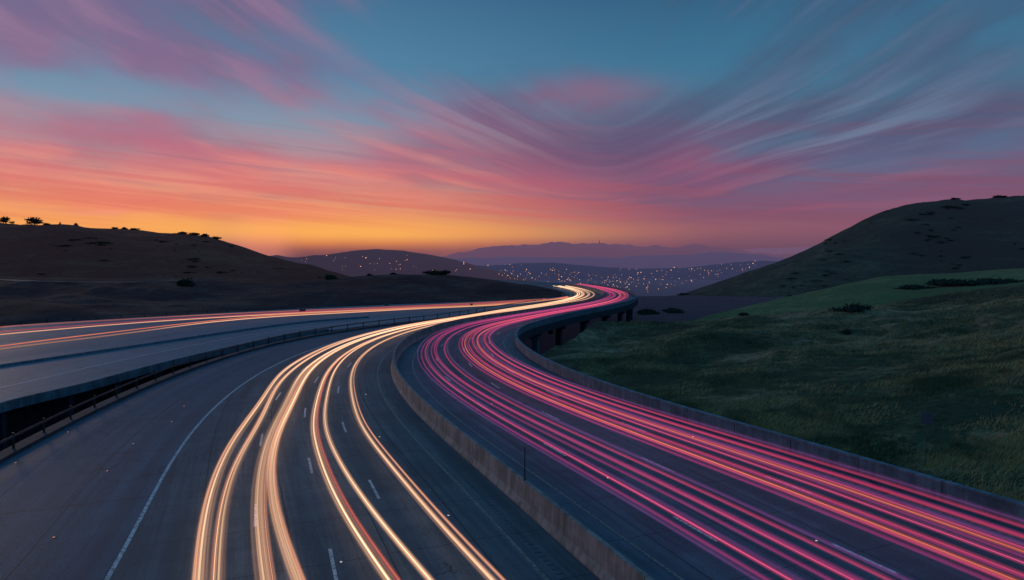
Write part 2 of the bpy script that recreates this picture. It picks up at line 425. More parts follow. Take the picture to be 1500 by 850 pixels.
# ------------------------------------------------------------------ viaduct
via = empty('viaduct'); tag(via, 'concrete viaduct deck and piers carrying the curving main highway', 'viaduct')
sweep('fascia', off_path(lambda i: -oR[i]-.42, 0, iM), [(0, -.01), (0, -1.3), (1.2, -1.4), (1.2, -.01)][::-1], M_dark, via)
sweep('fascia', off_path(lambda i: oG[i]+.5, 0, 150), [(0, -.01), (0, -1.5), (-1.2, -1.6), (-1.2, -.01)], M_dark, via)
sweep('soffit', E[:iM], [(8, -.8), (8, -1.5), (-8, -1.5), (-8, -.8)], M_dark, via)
s = 20
while s < 250:
    for side in (-1, 1):
        fn = (lambda i: -oR[i]+1.6) if side < 0 else (lambda i: oG[i]-1.6 if oG[i] > 3 else 3)
        p = at_s(s, fn); q = at_s(s+.5, fn); a = math.atan2(q.y-p.y, q.x-p.x)
        vs = []; fs = []; box_data(vs, fs, (0, 0, -14), 1.1, 1.0, 12.5, a); box_data(vs, fs, (0, 0, -2.1), 1.3, 2.4, .65, a)
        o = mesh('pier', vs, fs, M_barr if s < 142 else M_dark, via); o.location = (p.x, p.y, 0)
    s += 13
v2 = empty('viaduct'); tag(v2, 'dark edge beam and short supports under the ramp road at far left', 'viaduct')
nb = para(NB, -.1, -.06)[:int(len(NB)*.55)]
sweep('fascia', nb, [(0, -.01), (0, -.5), (1.0, -.5), (1.0, -.01)][::-1], M_barr, v2)
sweep('glow_block_wall', para(nb, 3.5), [(0, -.02), (0, -11), (.5, -11), (.5, -.02)][::-1], M_dark, v2)  # added wall, blocks horizon glow leaking under the ramp deck
for p in even(nb, 6.5)[:16]:
    vs = []; fs = []; box_data(vs, fs, (0, 0, -12), .5, .5, 11.5)
    o = mesh('pier', vs, fs, M_dark, v2); o.location = (p.x-.7, p.y, 0)

# ------------------------------------------------------------------ terrain
bvhs = {}
def loft(name, foot, crest, m, label, cols=160, rows=40, power=1.0, back=.8, bdrop=None, amp=1.0, camp=.3, nsc=.03, seed=0, it=4, extra=None):
    F = even(smooth(even(catmull(foot, 8), count=cols), it), count=cols); K = even(smooth(even(catmull(crest, 8), count=cols), it), count=cols)
    vs = []; R = rows+int(rows*back*.5)
    for j in range(R+1):
        t = j/rows
        for i in range(cols):
            f, c = F[i], K[i]; p = f.lerp(c, t)
            if t <= 1:
                sh = math.sin(t*PI/2)**power; z = f.z+(c.z-f.z)*sh
                a = amp*math.sin(PI*min(t, 1))+camp*t
            else:
                q = (t-1)/(back*.5); z = c.z-(bdrop if bdrop else max(2, (c.z-f.z)))*(1-math.cos(q*PI/2)); a = camp+amp*q*.3
            n = noise.fractal(V((p.x*nsc, p.y*nsc, seed)), .8, 2.1, 5)
            if extra and t <= 1: z += extra(i/cols, t)
            vs.append((p.x, p.y, z+n*a))
    fs = []
    for j in range(R):
        for i in range(cols-1):
            a = j*cols+i; fs.append((a, a+1, a+1+cols, a+cols))
    o = mesh(name, vs, fs, m, sm=True); tag(o, label, 'hill', kind='structure')
    bvhs[label] = BVHTree.FromPolygons([V(v) for v in vs], fs)
    return o
def hit(px, py, only=None):
    d = ray(px, py).normalized(); best = None
    for k, b in bvhs.items():
        if only and only not in k: continue
        r = b.ray_cast(V((0, 0, H)), d)
        if r[0] is not None and (best is None or r[3] < best[1]): best = (r[0], r[3], k)
    return best

def axis(a, b, near, n):
    out = []
    for i in range(n+1):
        t = i/n*2-1; out.append((a+b)/2+(b-a)/2*(abs(t)**near)*(1 if t > 0 else -1))
    return out
xs = axis(-16000, 16000, 3.2, 170); ys = [-300+(i/170)**3.2*22000 for i in range(171)]
vs = []
for y in ys:
    for x in xs:
        q = min(1, max(0, (y-300)/650)); q = q*q*(3-2*q); z = -8-54*q
        z += noise.fractal(V((x*.01, y*.01, 3)), .9, 2, 4)*(.8+q*4); vs.append((x, y, z))
n = len(xs); fs = [(j*n+i, j*n+i+1, (j+1)*n+i+1, (j+1)*n+i) for j in range(len(ys)-1) for i in range(n-1)]
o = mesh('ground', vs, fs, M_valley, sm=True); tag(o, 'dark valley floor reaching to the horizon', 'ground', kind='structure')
bvhs['ground'] = BVHTree.FromPolygons([V(v) for v in vs], fs)

footR = [V((48, -12, -3.5)), V((38, 2, -3.5))]+[Mc[i]+NL[i]*(-oR[i]-1.2)+V((0, 0, -2.0 if Mc[i].y < 50 else -2.0-2.0*min(1, (Mc[i].y-50)/30))) for i in range(10, len(Mc), 6) if Mc[i].y > 8 and Mc[i].y < 100 and i < 90]
crestR = [at(2300, 340, 150), at(1750, 385, 155), at(1500, 416, 150), at(1350, 437, 145), at(1220, 456, 138), at(1100, 465, 132), at(1000, 472, 127), at(930, 471, 123), at(872, 469, 117)]
def folds(u, t):
    w = math.sin(PI*t)
    return w*(1.2*math.sin(u*15+t*3.2)+.5*math.sin(u*33-t*4+1))*(.4+.6*t)
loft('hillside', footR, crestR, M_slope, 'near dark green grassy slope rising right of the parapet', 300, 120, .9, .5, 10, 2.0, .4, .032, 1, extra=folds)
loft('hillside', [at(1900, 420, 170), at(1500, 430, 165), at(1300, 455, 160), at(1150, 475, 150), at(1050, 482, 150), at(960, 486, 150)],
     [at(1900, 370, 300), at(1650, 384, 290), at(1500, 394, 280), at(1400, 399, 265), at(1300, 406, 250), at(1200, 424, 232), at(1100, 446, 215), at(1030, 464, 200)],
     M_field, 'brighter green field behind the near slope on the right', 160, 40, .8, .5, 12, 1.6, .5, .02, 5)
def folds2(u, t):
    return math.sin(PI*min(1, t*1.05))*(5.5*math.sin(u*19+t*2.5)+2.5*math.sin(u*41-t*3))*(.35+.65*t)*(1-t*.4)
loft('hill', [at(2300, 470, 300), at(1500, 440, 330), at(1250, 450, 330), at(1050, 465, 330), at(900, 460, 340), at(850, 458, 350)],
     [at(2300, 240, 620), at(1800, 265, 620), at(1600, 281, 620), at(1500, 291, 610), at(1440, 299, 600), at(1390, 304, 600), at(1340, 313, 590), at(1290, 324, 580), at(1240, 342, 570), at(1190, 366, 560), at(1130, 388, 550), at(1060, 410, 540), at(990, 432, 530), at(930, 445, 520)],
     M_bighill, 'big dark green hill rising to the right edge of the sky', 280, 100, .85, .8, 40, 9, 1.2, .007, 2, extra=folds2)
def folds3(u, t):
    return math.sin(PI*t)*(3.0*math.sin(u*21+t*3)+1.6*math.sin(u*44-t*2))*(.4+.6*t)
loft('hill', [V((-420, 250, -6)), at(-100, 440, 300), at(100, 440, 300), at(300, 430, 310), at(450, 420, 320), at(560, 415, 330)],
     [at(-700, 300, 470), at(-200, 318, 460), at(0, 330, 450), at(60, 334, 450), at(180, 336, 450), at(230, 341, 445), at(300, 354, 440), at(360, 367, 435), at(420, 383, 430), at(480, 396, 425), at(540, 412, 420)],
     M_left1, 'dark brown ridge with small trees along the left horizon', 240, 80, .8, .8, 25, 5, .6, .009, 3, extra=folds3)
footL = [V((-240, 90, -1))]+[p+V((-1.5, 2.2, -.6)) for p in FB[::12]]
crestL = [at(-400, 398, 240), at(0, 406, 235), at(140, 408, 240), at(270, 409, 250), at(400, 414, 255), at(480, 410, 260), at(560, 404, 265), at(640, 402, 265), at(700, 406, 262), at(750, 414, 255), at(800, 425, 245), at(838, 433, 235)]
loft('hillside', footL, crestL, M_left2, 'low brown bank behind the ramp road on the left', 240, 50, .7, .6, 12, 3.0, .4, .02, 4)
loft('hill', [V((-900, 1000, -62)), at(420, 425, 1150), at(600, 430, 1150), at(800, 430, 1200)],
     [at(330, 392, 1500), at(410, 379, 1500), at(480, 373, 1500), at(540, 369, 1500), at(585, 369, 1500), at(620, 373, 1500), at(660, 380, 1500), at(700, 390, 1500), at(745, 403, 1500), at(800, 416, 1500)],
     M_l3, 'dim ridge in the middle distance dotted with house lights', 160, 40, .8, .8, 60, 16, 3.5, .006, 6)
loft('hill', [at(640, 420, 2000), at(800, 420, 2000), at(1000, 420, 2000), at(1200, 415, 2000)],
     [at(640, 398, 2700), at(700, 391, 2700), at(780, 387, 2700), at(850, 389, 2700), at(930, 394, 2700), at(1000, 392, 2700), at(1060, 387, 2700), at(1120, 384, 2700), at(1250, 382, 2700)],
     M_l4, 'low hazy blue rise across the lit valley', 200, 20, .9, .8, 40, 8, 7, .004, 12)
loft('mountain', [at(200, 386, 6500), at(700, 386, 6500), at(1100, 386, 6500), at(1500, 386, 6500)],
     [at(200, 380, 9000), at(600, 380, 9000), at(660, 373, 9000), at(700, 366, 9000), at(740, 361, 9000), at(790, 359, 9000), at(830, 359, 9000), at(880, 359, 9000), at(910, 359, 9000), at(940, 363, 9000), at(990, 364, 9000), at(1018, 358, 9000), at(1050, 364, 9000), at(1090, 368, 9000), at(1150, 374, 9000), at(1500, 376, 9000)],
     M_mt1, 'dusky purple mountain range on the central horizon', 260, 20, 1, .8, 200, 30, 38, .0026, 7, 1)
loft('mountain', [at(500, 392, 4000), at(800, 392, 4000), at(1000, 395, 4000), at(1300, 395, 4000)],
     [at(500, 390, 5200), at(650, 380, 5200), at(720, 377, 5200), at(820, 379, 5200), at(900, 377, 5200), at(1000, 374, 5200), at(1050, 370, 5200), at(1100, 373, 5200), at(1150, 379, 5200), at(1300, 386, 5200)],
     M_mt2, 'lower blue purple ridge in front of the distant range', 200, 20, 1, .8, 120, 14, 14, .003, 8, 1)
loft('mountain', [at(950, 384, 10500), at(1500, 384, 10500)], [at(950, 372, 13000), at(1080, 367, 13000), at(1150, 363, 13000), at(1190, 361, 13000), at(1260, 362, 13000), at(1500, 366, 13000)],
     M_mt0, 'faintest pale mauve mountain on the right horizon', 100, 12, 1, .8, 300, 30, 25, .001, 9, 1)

P = []
for px in range(-40, 430, 10):
    h = hit(px, 411+3*math.sin(px*.012)+(px*.006), 'low brown bank')
    if h: P.append(h[0]+V((0, 0, .25)))
if len(P) > 3:
    vs = []; fs = []
    for p in smooth(P, 3): vs += [p+V((0, 1.0, .1)), p+V((0, -1.0, -.05))]
    for i in range(len(P)-1): fs.append((2*i, 2*i+1, 2*i+3, 2*i+2))
    o = mesh('path', vs, fs, conc('pale_dirt', (.10, .095, .10))); tag(o, 'thin pale dirt track along the left bank', 'path', kind='structure')

# ------------------------------------------------------------------ grass
near_b = bvhs['near dark green grassy slope rising right of the parapet']
vs = []; fs = []
cnt = 0
while cnt < 52000:
    px = random.uniform(850, 1560); py = random.uniform(425, 760)
    r = near_b.ray_cast(V((0, 0, H)), ray(px, py).normalized())
    if r[0] is None: continue
    if noise.fractal(V((r[0].x*.05, r[0].y*.09, 5)), .9, 2, 4)+(.3 if r[3] < 65 else 0) < random.gauss(-.05, .18): continue
    cnt += 1
    for b in range(2):
        p = r[0]+V((random.gauss(0, .12), random.gauss(0, .12), -.03)); a = random.uniform(0, PI); hh = random.uniform(.10, .42); w = .012+r[3]*.00026
        lx, ly = random.gauss(.16, .12), random.gauss(0, .1); k = len(vs)
        vs += [(p.x-w*math.cos(a), p.y-w*math.sin(a), p.z), (p.x+w*math.cos(a), p.y+w*math.sin(a), p.z), (p.x+lx, p.y+ly, p.z+hh)]
        fs.append((k, k+1, k+2))
o = mesh('grass', vs, fs, M_grass); tag(o, 'dry and green grass tufts covering the near right slope', 'grass', kind='stuff')

# ------------------------------------------------------------------ trees
def tree(base, h, w, label, group=None, bush=False, n=700, name=None, cat=None):
    t = empty(name or ('bush' if bush else 'tree'), tuple(base)); tag(t, label, cat or ('bush' if bush else 'tree'), group)
    vs = []; fs = []
    def limb(a, b, r0, r1):
        d = (b-a).normalized(); u = d.orthogonal().normalized(); v = d.cross(u); k = len(vs)
        for p, r in ((a, r0), (b, r1)):
            for q in range(6): vs.append(p+u*r*math.cos(q*PI/3)+v*r*math.sin(q*PI/3))
        for q in range(6): fs.append((k+q, k+(q+1) % 6, k+6+(q+1) % 6, k+6+q))
    tr = h*.035; top = V((random.gauss(0, h*.03), 0, h*(.18 if not bush else .08)))
    limb(V((0, 0, -.6)), top, tr*1.4, tr)
    lobes = []
    for i in range(11):
        a = random.uniform(0, 2*PI); rr = random.uniform(.0, .32)*w
        zf = random.uniform(.32, .74) if not bush else random.uniform(.08, .62)
        c = V((math.cos(a)*rr, math.sin(a)*rr, h*zf*(1-.4*rr/(.36*w))))
        lobes.append((c, random.uniform(.15, .24)*w)); limb(top, c, tr*.6, tr*.2)
    mesh('trunk', vs, fs, M_bark, t)
    lv = []; lf = []
    for i in range(n):
        c, r = random.choice(lobes); d = V((random.gauss(0, 1), random.gauss(0, 1), random.gauss(0, .9))).normalized()*r*random.uniform(.2, 1.08)
        p = c+V((d.x, d.y, d.z*min(1.1, h/w*1.3))); sz = w*random.uniform(.018, .045)
        u = V((random.gauss(0, 1), random.gauss(0, 1), random.gauss(0, 1))).normalized(); v = u.orthogonal().normalized(); k = len(lv)
        lv += [p-u*sz, p+v*sz*.6, p+u*sz, p-v*sz*.6]; lf.append((k, k+1, k+2, k+3))
    mesh('crown' if not bush else 'foliage', lv, lf, M_leaf, t)
    return t
Lr = 'dark brown ridge'
def crest_find(px, only, y0=270, y1=440):
    y = y0
    while y < y1:
        h = hit(px, y, only)
        if h: return h[0], y
        y += .5
    return None, None
spots = [(8, 10, 24, 'broad dark tree at the far left end of the ridge'), (50, 13, 28, 'tallest round tree on the left ridge skyline'), (68, 5, 12, 'small bush-like tree just right of the tallest ridge tree'),
 (88, 5, 6, 'tiny lone tree on the bare stretch of left ridge'), (111, 5, 9, 'small tree right of the tiny lone tree on the ridge'), (168, 5, 12, 'first small tree of the short row on the flat ridge top'),
 (182, 4, 12, 'second small tree of the short row on the flat ridge top'), (197, 4, 16, 'last small tree of the short row on the flat ridge top'),
 (268, 4, 20, 'upper tree of the line stepping down the ridge'), (284, 5, 22, 'second tree of the line stepping down the ridge'), (300, 5, 20, 'third tree of the line stepping down the ridge'), (316, 4, 20, 'lowest tree of the line stepping down the ridge')]
for px, hp, wp, lab in spots:
    p, y = crest_find(px, Lr)
    if p is None: continue
    k = p.y/1000; tree(p-V((0, 0, .2)), hp*k*1.15, wp*k, lab, 'trees on the left ridge', hp < 9, 1100)
for px, py, hp, wp, only, lab, bush in [
 (636, None, 9, 34, 'low brown bank', 'wide dark tree on the low brown bank near the centre', False), (652, None, 11, 24, 'low brown bank', 'taller tree beside the wide one on the low brown bank', False),
 (540, None, 6, 14, 'low brown bank', 'small round bush left of the wide tree on the brown bank', True), (576, None, 5, 18, 'low brown bank', 'low bush between the small round bush and the wide tree', True),
 (482, None, 11, 28, 'low brown bank', 'dark tree where the ridge meets the brown bank', True), (272, 418, 14, 38, None, 'dark rounded tree standing below the dirt track', True),
 (1250, 455, 18, 66, None, 'large dark bush at the top of the near grassy slope', True), (1240, 488, 11, 28, None, 'small bush below the large one on the grassy slope', True),
 (1395, 418, 13, 110, 'brighter green', 'wide dark thicket in front of the green field', True), (1450, 414, 12, 90, 'brighter green', 'dark thicket right of the green field', True), (1340, 424, 10, 70, 'brighter green', 'narrow thicket at lower edge of the green field', True),
 (1400, None, 5, 16, 'big dark green', 'small low tree silhouetted on the right hill skyline', True), (1462, None, 5, 24, 'big dark green', 'low spreading tree highest up the right hill skyline', True),
 (1090, 462, 9, 30, None, 'bush at the left tip of the green field', True), (985, 458, 10, 46, None, 'dark bush at the foot of the big right hill', True), (950, 460, 11, 46, None, 'dark bush beside the viaduct bend', True)]:
    if py is None: p, y = crest_find(px, only)
    else:
        h = hit(px, py, only); p = h[0] if h else None
    if p is None: continue
    k = p.y/1000; tree(p-V((0, 0, .3)), hp*k, wp*k, lab, None, bush, 1500)
rnd = random.Random(3)
def scatter(n, box, key, seed, hr, wr, lab, grp, nm, cat, cut=.05):
    c = 0
    for _ in range(900):
        if c >= n: break
        px = rnd.uniform(box[0], box[1]); py = rnd.uniform(box[2], box[3])
        h = hit(px, py)
        if not h or key not in h[2] or noise.noise(V((px*.012, py*.03, seed))) < cut: continue
        c += 1; k = h[0].y/1000
        tree(h[0]-V((0, 0, .1+.4*k)), rnd.uniform(*hr)*k, rnd.uniform(*wr)*k, lab, grp, True, 240, nm, cat)
scatter(60, (1000, 1500, 300, 440), 'big dark green', 1, (2.5, 5), (8, 30), 'small dark oak scattered on the face of the big right hill', 'oaks on the face of the right hill', 'oak_tree', 'tree', .0)
scatter(36, (10, 520, 345, 430), Lr, 7, (2, 4), (8, 30), 'small dark oak scattered on the face of the left ridge', 'oaks on the face of the left ridge', 'oak_tree', 'tree', .0)
scatter(16, (900, 1500, 460, 560), 'near dark green', 11, (2, 5), (8, 22), 'low dark shrub scattered over the near grassy slope', 'shrubs on the near grassy slope', 'shrub', 'shrub', .0)

# ------------------------------------------------------------------ city lights
M_city = emis('sodium_lamp', (1, .46, .2), 1.6, False); M_city2 = emis('dim_lamp', (1, .45, .28), .8, False)
bm = bmesh.new(); bmesh.ops.create_icosphere(bm, subdivisions=1, radius=1); me_l = bpy.data.meshes.new('lamp'); bm.to_mesh(me_l); bm.free(); me_l.materials.append(M_city)
me_l2 = me_l.copy(); me_l2.materials.clear(); me_l2.materials.append(M_city2)
areas = [((430, 720, 373, 398), 40, 'tiny warm house light on the dim ridge left of centre', 'house lights on the dim ridge'),
         ((730, 935, 384, 414), 150, 'tiny orange street light in the dense town beyond the bend', 'town lights beyond the bend'),
         ((900, 1150, 378, 440), 110, 'tiny scattered orange light in the valley below the right hill', 'scattered valley lights')]
for (x0, x1, y0, y1), cn, lab, grp in areas:
    c = 0; tries = 0
    while c < cn and tries < 3000:
        tries += 1
        px = rnd.uniform(x0, x1); py = rnd.uniform(y0, y1)
        if 'dense' in lab: py = 400+(px-730)*.08+rnd.gauss(0, 8)
        if 'scattered' in lab and py > 440-(px-900)*.22: continue
        h = hit(px, py)
        if not h or h[0].y < 900 or 'range' in h[2]: continue
        D = h[1]; r = D*rnd.choice((.00028, .00035, .00035, .00045, .0006))
        o = bpy.data.objects.new('distant_lamp', me_l if rnd.random() < .5 else me_l2); C.objects.link(o); o.location = h[0]+V((0, 0, r*1.5)); o.scale = (r, r, r)
        tag(o, lab, 'street light', grp); c += 1

p, y = crest_find(878, 'purple mountain range')
if p is not None:
    vs = []; fs = []; box_data(vs, fs, (0, 0, -8), 10, 10, 40, 0, .3); box_data(vs, fs, (0, 0, 32), 3, 3, 16, 0, .4)
    o = mesh('radio_mast', vs, fs, M_post); o.location = p; tag(o, 'tiny mast on the skyline of the distant range', 'mast')

# ------------------------------------------------------------------ signs and posts
def sign(p, h, w, ph, label, yaw=.5, r=None):
    t = empty('road_sign', tuple(p)); tag(t, label, 'sign'); t.rotation_euler = (0, 0, yaw)
    vs = []; fs = []; r = r or (.03 if h < 6 else .07)
    for q in range(8): vs += [(r*math.cos(q*PI/4), r*math.sin(q*PI/4), -.5), (r*math.cos(q*PI/4), r*math.sin(q*PI/4), h)]
    for q in range(8): a = 2*q; b = 2*((q+1) % 8); fs.append((a, b, b+1, a+1))
    fs.append(tuple(2*q+1 for q in range(8)))
    mesh('post', vs, fs, M_spost, t)
    bm = bmesh.new(); bmesh.ops.create_cube(bm, size=1); bmesh.ops.scale(bm, vec=(w, .03, ph), verts=bm.verts)
    bmesh.ops.bevel(bm, geom=[e for e in bm.edges if abs(e.verts[0].co.y-e.verts[1].co.y) > .01], offset=.06*w, segments=3, affect='EDGES')
    me = bpy.data.meshes.new('panel'); bm.to_mesh(me); bm.free(); o = link('panel', me, M_sign, t); o.location = (0, -r-.025, h-ph/2)
    return t
h = hit(1356, 686, 'near dark green')
if h: k = h[0].y/1000; sign(h[0], 84*k, 15*k, 18*k, 'dark road sign on a thin post standing on the right slope', -.5, .022)
h = hit(997, 592, 'near dark green')
if h:
    k = h[0].y/1000; t = sign(h[0], 32*k, .12, .3, 'thin marker post behind the right parapet', 0)
for px, py, hp, wp, lab in ((440, 461, 11, 9, 'small dark sign beside the ramp road'), (564, 452, 9, 5, 'narrow marker sign further along the ramp road'), (690, 452, 8, 4, 'farthest tiny marker sign along the ramp road')):
    p = g(px, py, 0); k = p.y/1000; sign(p+V((0, 1.5, -.2)), hp*k, wp*k, wp*k*.9, lab, .3)
i = min(range(80), key=lambda i: (Mc[i]-g(773, 741)).length)
t = empty('marker_post', tuple(Mc[i]+V((0, 0, 1.25)))); tag(t, 'thin dark post standing on top of the median barrier', 'post')
vs = []; fs = []; box_data(vs, fs, (0, 0, .02), .055, .055, 1.6, .3, .7); mesh('shaft', vs, fs, M_post, t)
vs = []; fs = []; box_data(vs, fs, (0, 0, 0), .16, .16, .02, .3); mesh('base_plate', vs, fs, M_post, t)

M_amb = emis('amber_lens', (1, .35, .12), .7, False); M_whl = emis('white_lens', (1, .85, .75), .8, False); M_case = plain('reflector_case', (.2, .2, .2))  # reflector glint is put into the lens material as its own emission
def refl(px, py, lens, lab, grp):
    p = g(px, py, 0); t = empty('road_reflector', tuple(p)); tag(t, lab, 'reflector', grp)
    vs = []; fs = []; box_data(vs, fs, (0, 0, .004), .13, .11, .025, 0, .7); mesh('case', vs, fs, M_case, t)
    vs = []; fs = []; box_data(vs, fs, (0, -.052, .008), .09, .03, .022, 0, .8); mesh('lens', vs, fs, lens, t)
for px, py in ((80, 787), (100, 633), (196, 650), (158, 690), (24, 678), (252, 618), (270, 595), (192, 580)): refl(px, py, M_amb, 'tiny amber reflector glowing on the left shoulder', 'amber reflectors on the left shoulder')
for px, py in ((536, 578), (720, 592), (1195, 792), (1015, 640), (556, 640), (657, 755), (500, 823), (890, 700), (983, 592)): refl(px, py, M_whl, 'tiny pale reflector glinting on the traffic lanes', 'pale reflectors on the lanes')

# ------------------------------------------------------------------ light trails
def trail(path, r, wid, kind, label, grp):
    core, gl = TR[kind]
    P = even(path, 1.2); o0 = P[0].copy(); P = [p-o0 for p in P]
    sc = [min(2.2, max(1.0, ((p+o0).y-40)/70)) for p in P]
    pr = [(r*math.cos(a*PI/4), r*math.sin(a*PI/4)) for a in range(8)]
    o = sweep('light_trail', P, pr, core, None, True, True, sc); o.location = o0
    for d in o.data.uv_layers[0].data: d.uv = (d.uv[0], d.uv[1]+o0.x*37+r*9000)
    tag(o, label, 'light trail', grp)
    T_ = frames(P); vs = []; fs = []; uvs = []; s = 0
    for i, p in enumerate(P):
        if i: s += (p-P[i-1]).length
        n = V((-T_[i].y, T_[i].x, 0)); dz = V((0, 0, -.01))
        vs += [p+n*wid/2+dz, p-n*wid/2+dz, p+V((0, 0, -.16)), p+V((0, 0, .16))]
        uvs += [(0, s+o0.x*90), (1, s+o0.x*90), (0, s), (1, s)]
    for i in range(len(P)-1):
        a = 4*i; fs += [(a, a+1, a+5, a+4), (a+2, a+3, a+7, a+6)]
    mesh('glow', vs, fs, gl, o, uvs)
    return o
ordn = ['outermost', 'second', 'third', 'fourth', 'fifth', 'sixth', 'seventh', 'eighth', 'ninth', 'tenth', 'eleventh', 'twelfth', 'thirteenth', 'fourteenth', 'fifteenth', 'sixteenth', 'seventeenth', 'eighteenth', 'nineteenth', 'twentieth', 'twenty-first', 'twenty-second', 'twenty-third', 'twenty-fourth']
GL = 'headlight trails on the left carriageway'
lanes = {
 'A1': ([(288, 850), (291, 795), (301, 738), (318, 686), (343, 640), (378, 594)], .785),
 'A2': ([(316, 850), (318, 790), (329, 722), (349, 670), (379, 622)], .725),
 'B1': ([(386, 850), (377, 790), (375, 735), (380, 685), (393, 638), (415, 597)], .64),
 'B2': ([(436, 850), (412, 790), (399, 735), (396, 685), (405, 640), (424, 602)], .59),
 'C1': ([(570, 850), (520, 780), (484, 715), (465, 660), (457, 620)], .47),
 'C2': ([(628, 850), (572, 785), (522, 720), (490, 665), (474, 620)], .42),
 'D1': ([(722, 850), (660, 785), (600, 715), (555, 660), (525, 618)], .30)}
LPt = {}
for key, (pp, uf) in lanes.items():
    near = [g(x, y, .62) for x, y in pp]
    near = [near[0]+(near[0]-near[1])*1.3]+near
    end = near[-1]
    i0 = min(range(120), key=lambda i: (Mc[i]+NL[i]*(uf*oL[i])-V((end.x, end.y, 0))).length)
    i1 = next(i for i in range(len(Mc)) if Mc[i].y > 262)
    far = [Mc[i]+NL[i]*(uf*oL[i])+V((0, 0, .62)) for i in range(i0+9, i1, 5)]
    LPt[key] = curve(near+far, 1.5, 12)
lt = [('A1', .06, .66, .012, .3, 'warm'), ('A1', -.06, .62, .036, .75, 'white'),
      ('A2', .08, .64, .014, .4, 'warm'), ('A2', -.08, .7, .028, .6, 'white'),
      ('B1', .0, .64, .034, .7, 'white'), ('B1', -.3, .6, .012, .35, 'warm'), ('B2', .02, .66, .030, .7, 'white'), ('B2', -.16, .74, .010, .3, 'warm'),
      ('C1', 0, .6, .030, .55, 'white'), ('C1', -.24, .72, .009, .3, 'amber'), ('C2', 0, .7, .020, .45, 'white'),
      ('D1', 0, .6, .030, .5, 'white'), ('D1', -.28, .7, .008, .25, 'warm')]
for j, (key, d, z, r, w, kd) in enumerate(lt):
    cn = {'white': 'cream white', 'warm': 'warm peach', 'amber': 'amber'}[kd]
    P = para(LPt[key], d, z-.62)
    trail(P, r, w, kd, f'{cn} light trail, {ordn[j]} from the white edge line on the left carriageway' if j else 'warm peach light trail nearest the white edge line on the left carriageway', GL)
def usm(y, a, b):
    q = min(1, max(0, (y-28)/70)); return a+(b-a)*q
def main_trail(side, un, uf, z, r, wid, kind, label, grp, yend=275, wob=0):
    pts = []
    for i in range(4, len(Mc)):
        if i > 100 and Mc[i].y > yend: break
        u = usm(Mc[i].y, un, uf); d = u*oL[i] if side > 0 else -u*oR[i]
        pts.append(Mc[i]+NL[i]*(d+wob*math.sin(arc[i]*.035+un*30))+V((0, 0, z)))
    trail(pts, r, wid, kind, label, grp)
GRt = 'tail light trails on the right carriageway'
rt = [(.205, .15, .8, .007, .25, 'violet'), (.23, .175, .7, .010, .3, 'magenta'), (.262, .20, .75, .022, .4, 'pink'), (.28, .215, .7, .007, .25, 'violet'), (.325, .25, .68, .009, .3, 'magenta'), (.352, .28, .8, .018, .35, 'pink'),
      (.372, .295, .74, .007, .25, 'magenta'), (.43, .35, .7, .014, .35, 'pink'), (.452, .365, .78, .008, .5, 'violet'), (.585, .475, .7, .009, .35, 'magenta'), (.612, .495, .76, .016, .35, 'pink'), (.632, .515, .72, .016, .35, 'amber'), (.65, .53, .8, .012, .4, 'magenta'), (.668, .548, .7, .007, .25, 'red'),
      (.71, .585, .76, .014, .4, 'pink'), (.728, .60, .84, .007, .3, 'magenta'), (.772, .635, .66, .016, .35, 'amber'), (.785, .645, .72, .009, .3, 'pink'), (.812, .67, .7, .007, .6, 'violet'), (.838, .69, .8, .010, .35, 'red'), (.86, .70, .7, .008, .3, 'magenta'), (.905, .735, .72, .022, .4, 'pink'), (.925, .755, .8, .007, .3, 'violet')]
for j, (a, b, z, r, w, kd) in enumerate(rt):
    cn = {'violet': 'faint violet', 'magenta': 'magenta', 'pink': 'bright pink', 'red': 'red', 'amber': 'orange'}[kd]
    main_trail(-1, a, b, z, r, w, kd, f'{cn} light trail, {ordn[j]} counting from the median barrier on the right carriageway' if j else 'faint violet light trail first from the median barrier on the right carriageway', GRt, 272, .1)
GBt = 'light trails on the ramp road'
for pts, r, kd, lab in [
  ([(-120, 530), (0, 511), (180, 489), (300, 473), (400, 464), (500, 458.5), (620, 452), (740, 446), (838, 436)], .05, 'warm', 'nearest peach light trail on the ramp road'),
  ([(-120, 526), (0, 507), (170, 486), (300, 471), (400, 462), (500, 457), (620, 451), (740, 445), (836, 435.4)], .04, 'amber', 'orange light trail just beyond the nearest one on the ramp road'),
  ([(-120, 504), (0, 490), (200, 473), (330, 464.5), (430, 459), (560, 453), (700, 446.5), (800, 440), (832, 435)], .05, 'warm', 'middle peach light trail on the ramp road'),
  ([(-120, 500), (0, 486), (200, 471), (330, 463), (430, 457.6), (560, 451.6), (700, 445), (800, 439), (830, 434.6)], .03, 'red', 'thin red light trail on the ramp road'),
  ([(-120, 490), (0, 479), (200, 467), (330, 460), (430, 455.5), (560, 450), (700, 443.6), (800, 438)], .03, 'amber', 'farthest orange light trail on the ramp road')]:
    trail(curve([g(x, y, .6) for x, y in pts], 1.5, 8), r, .6, kd, lab, GBt)

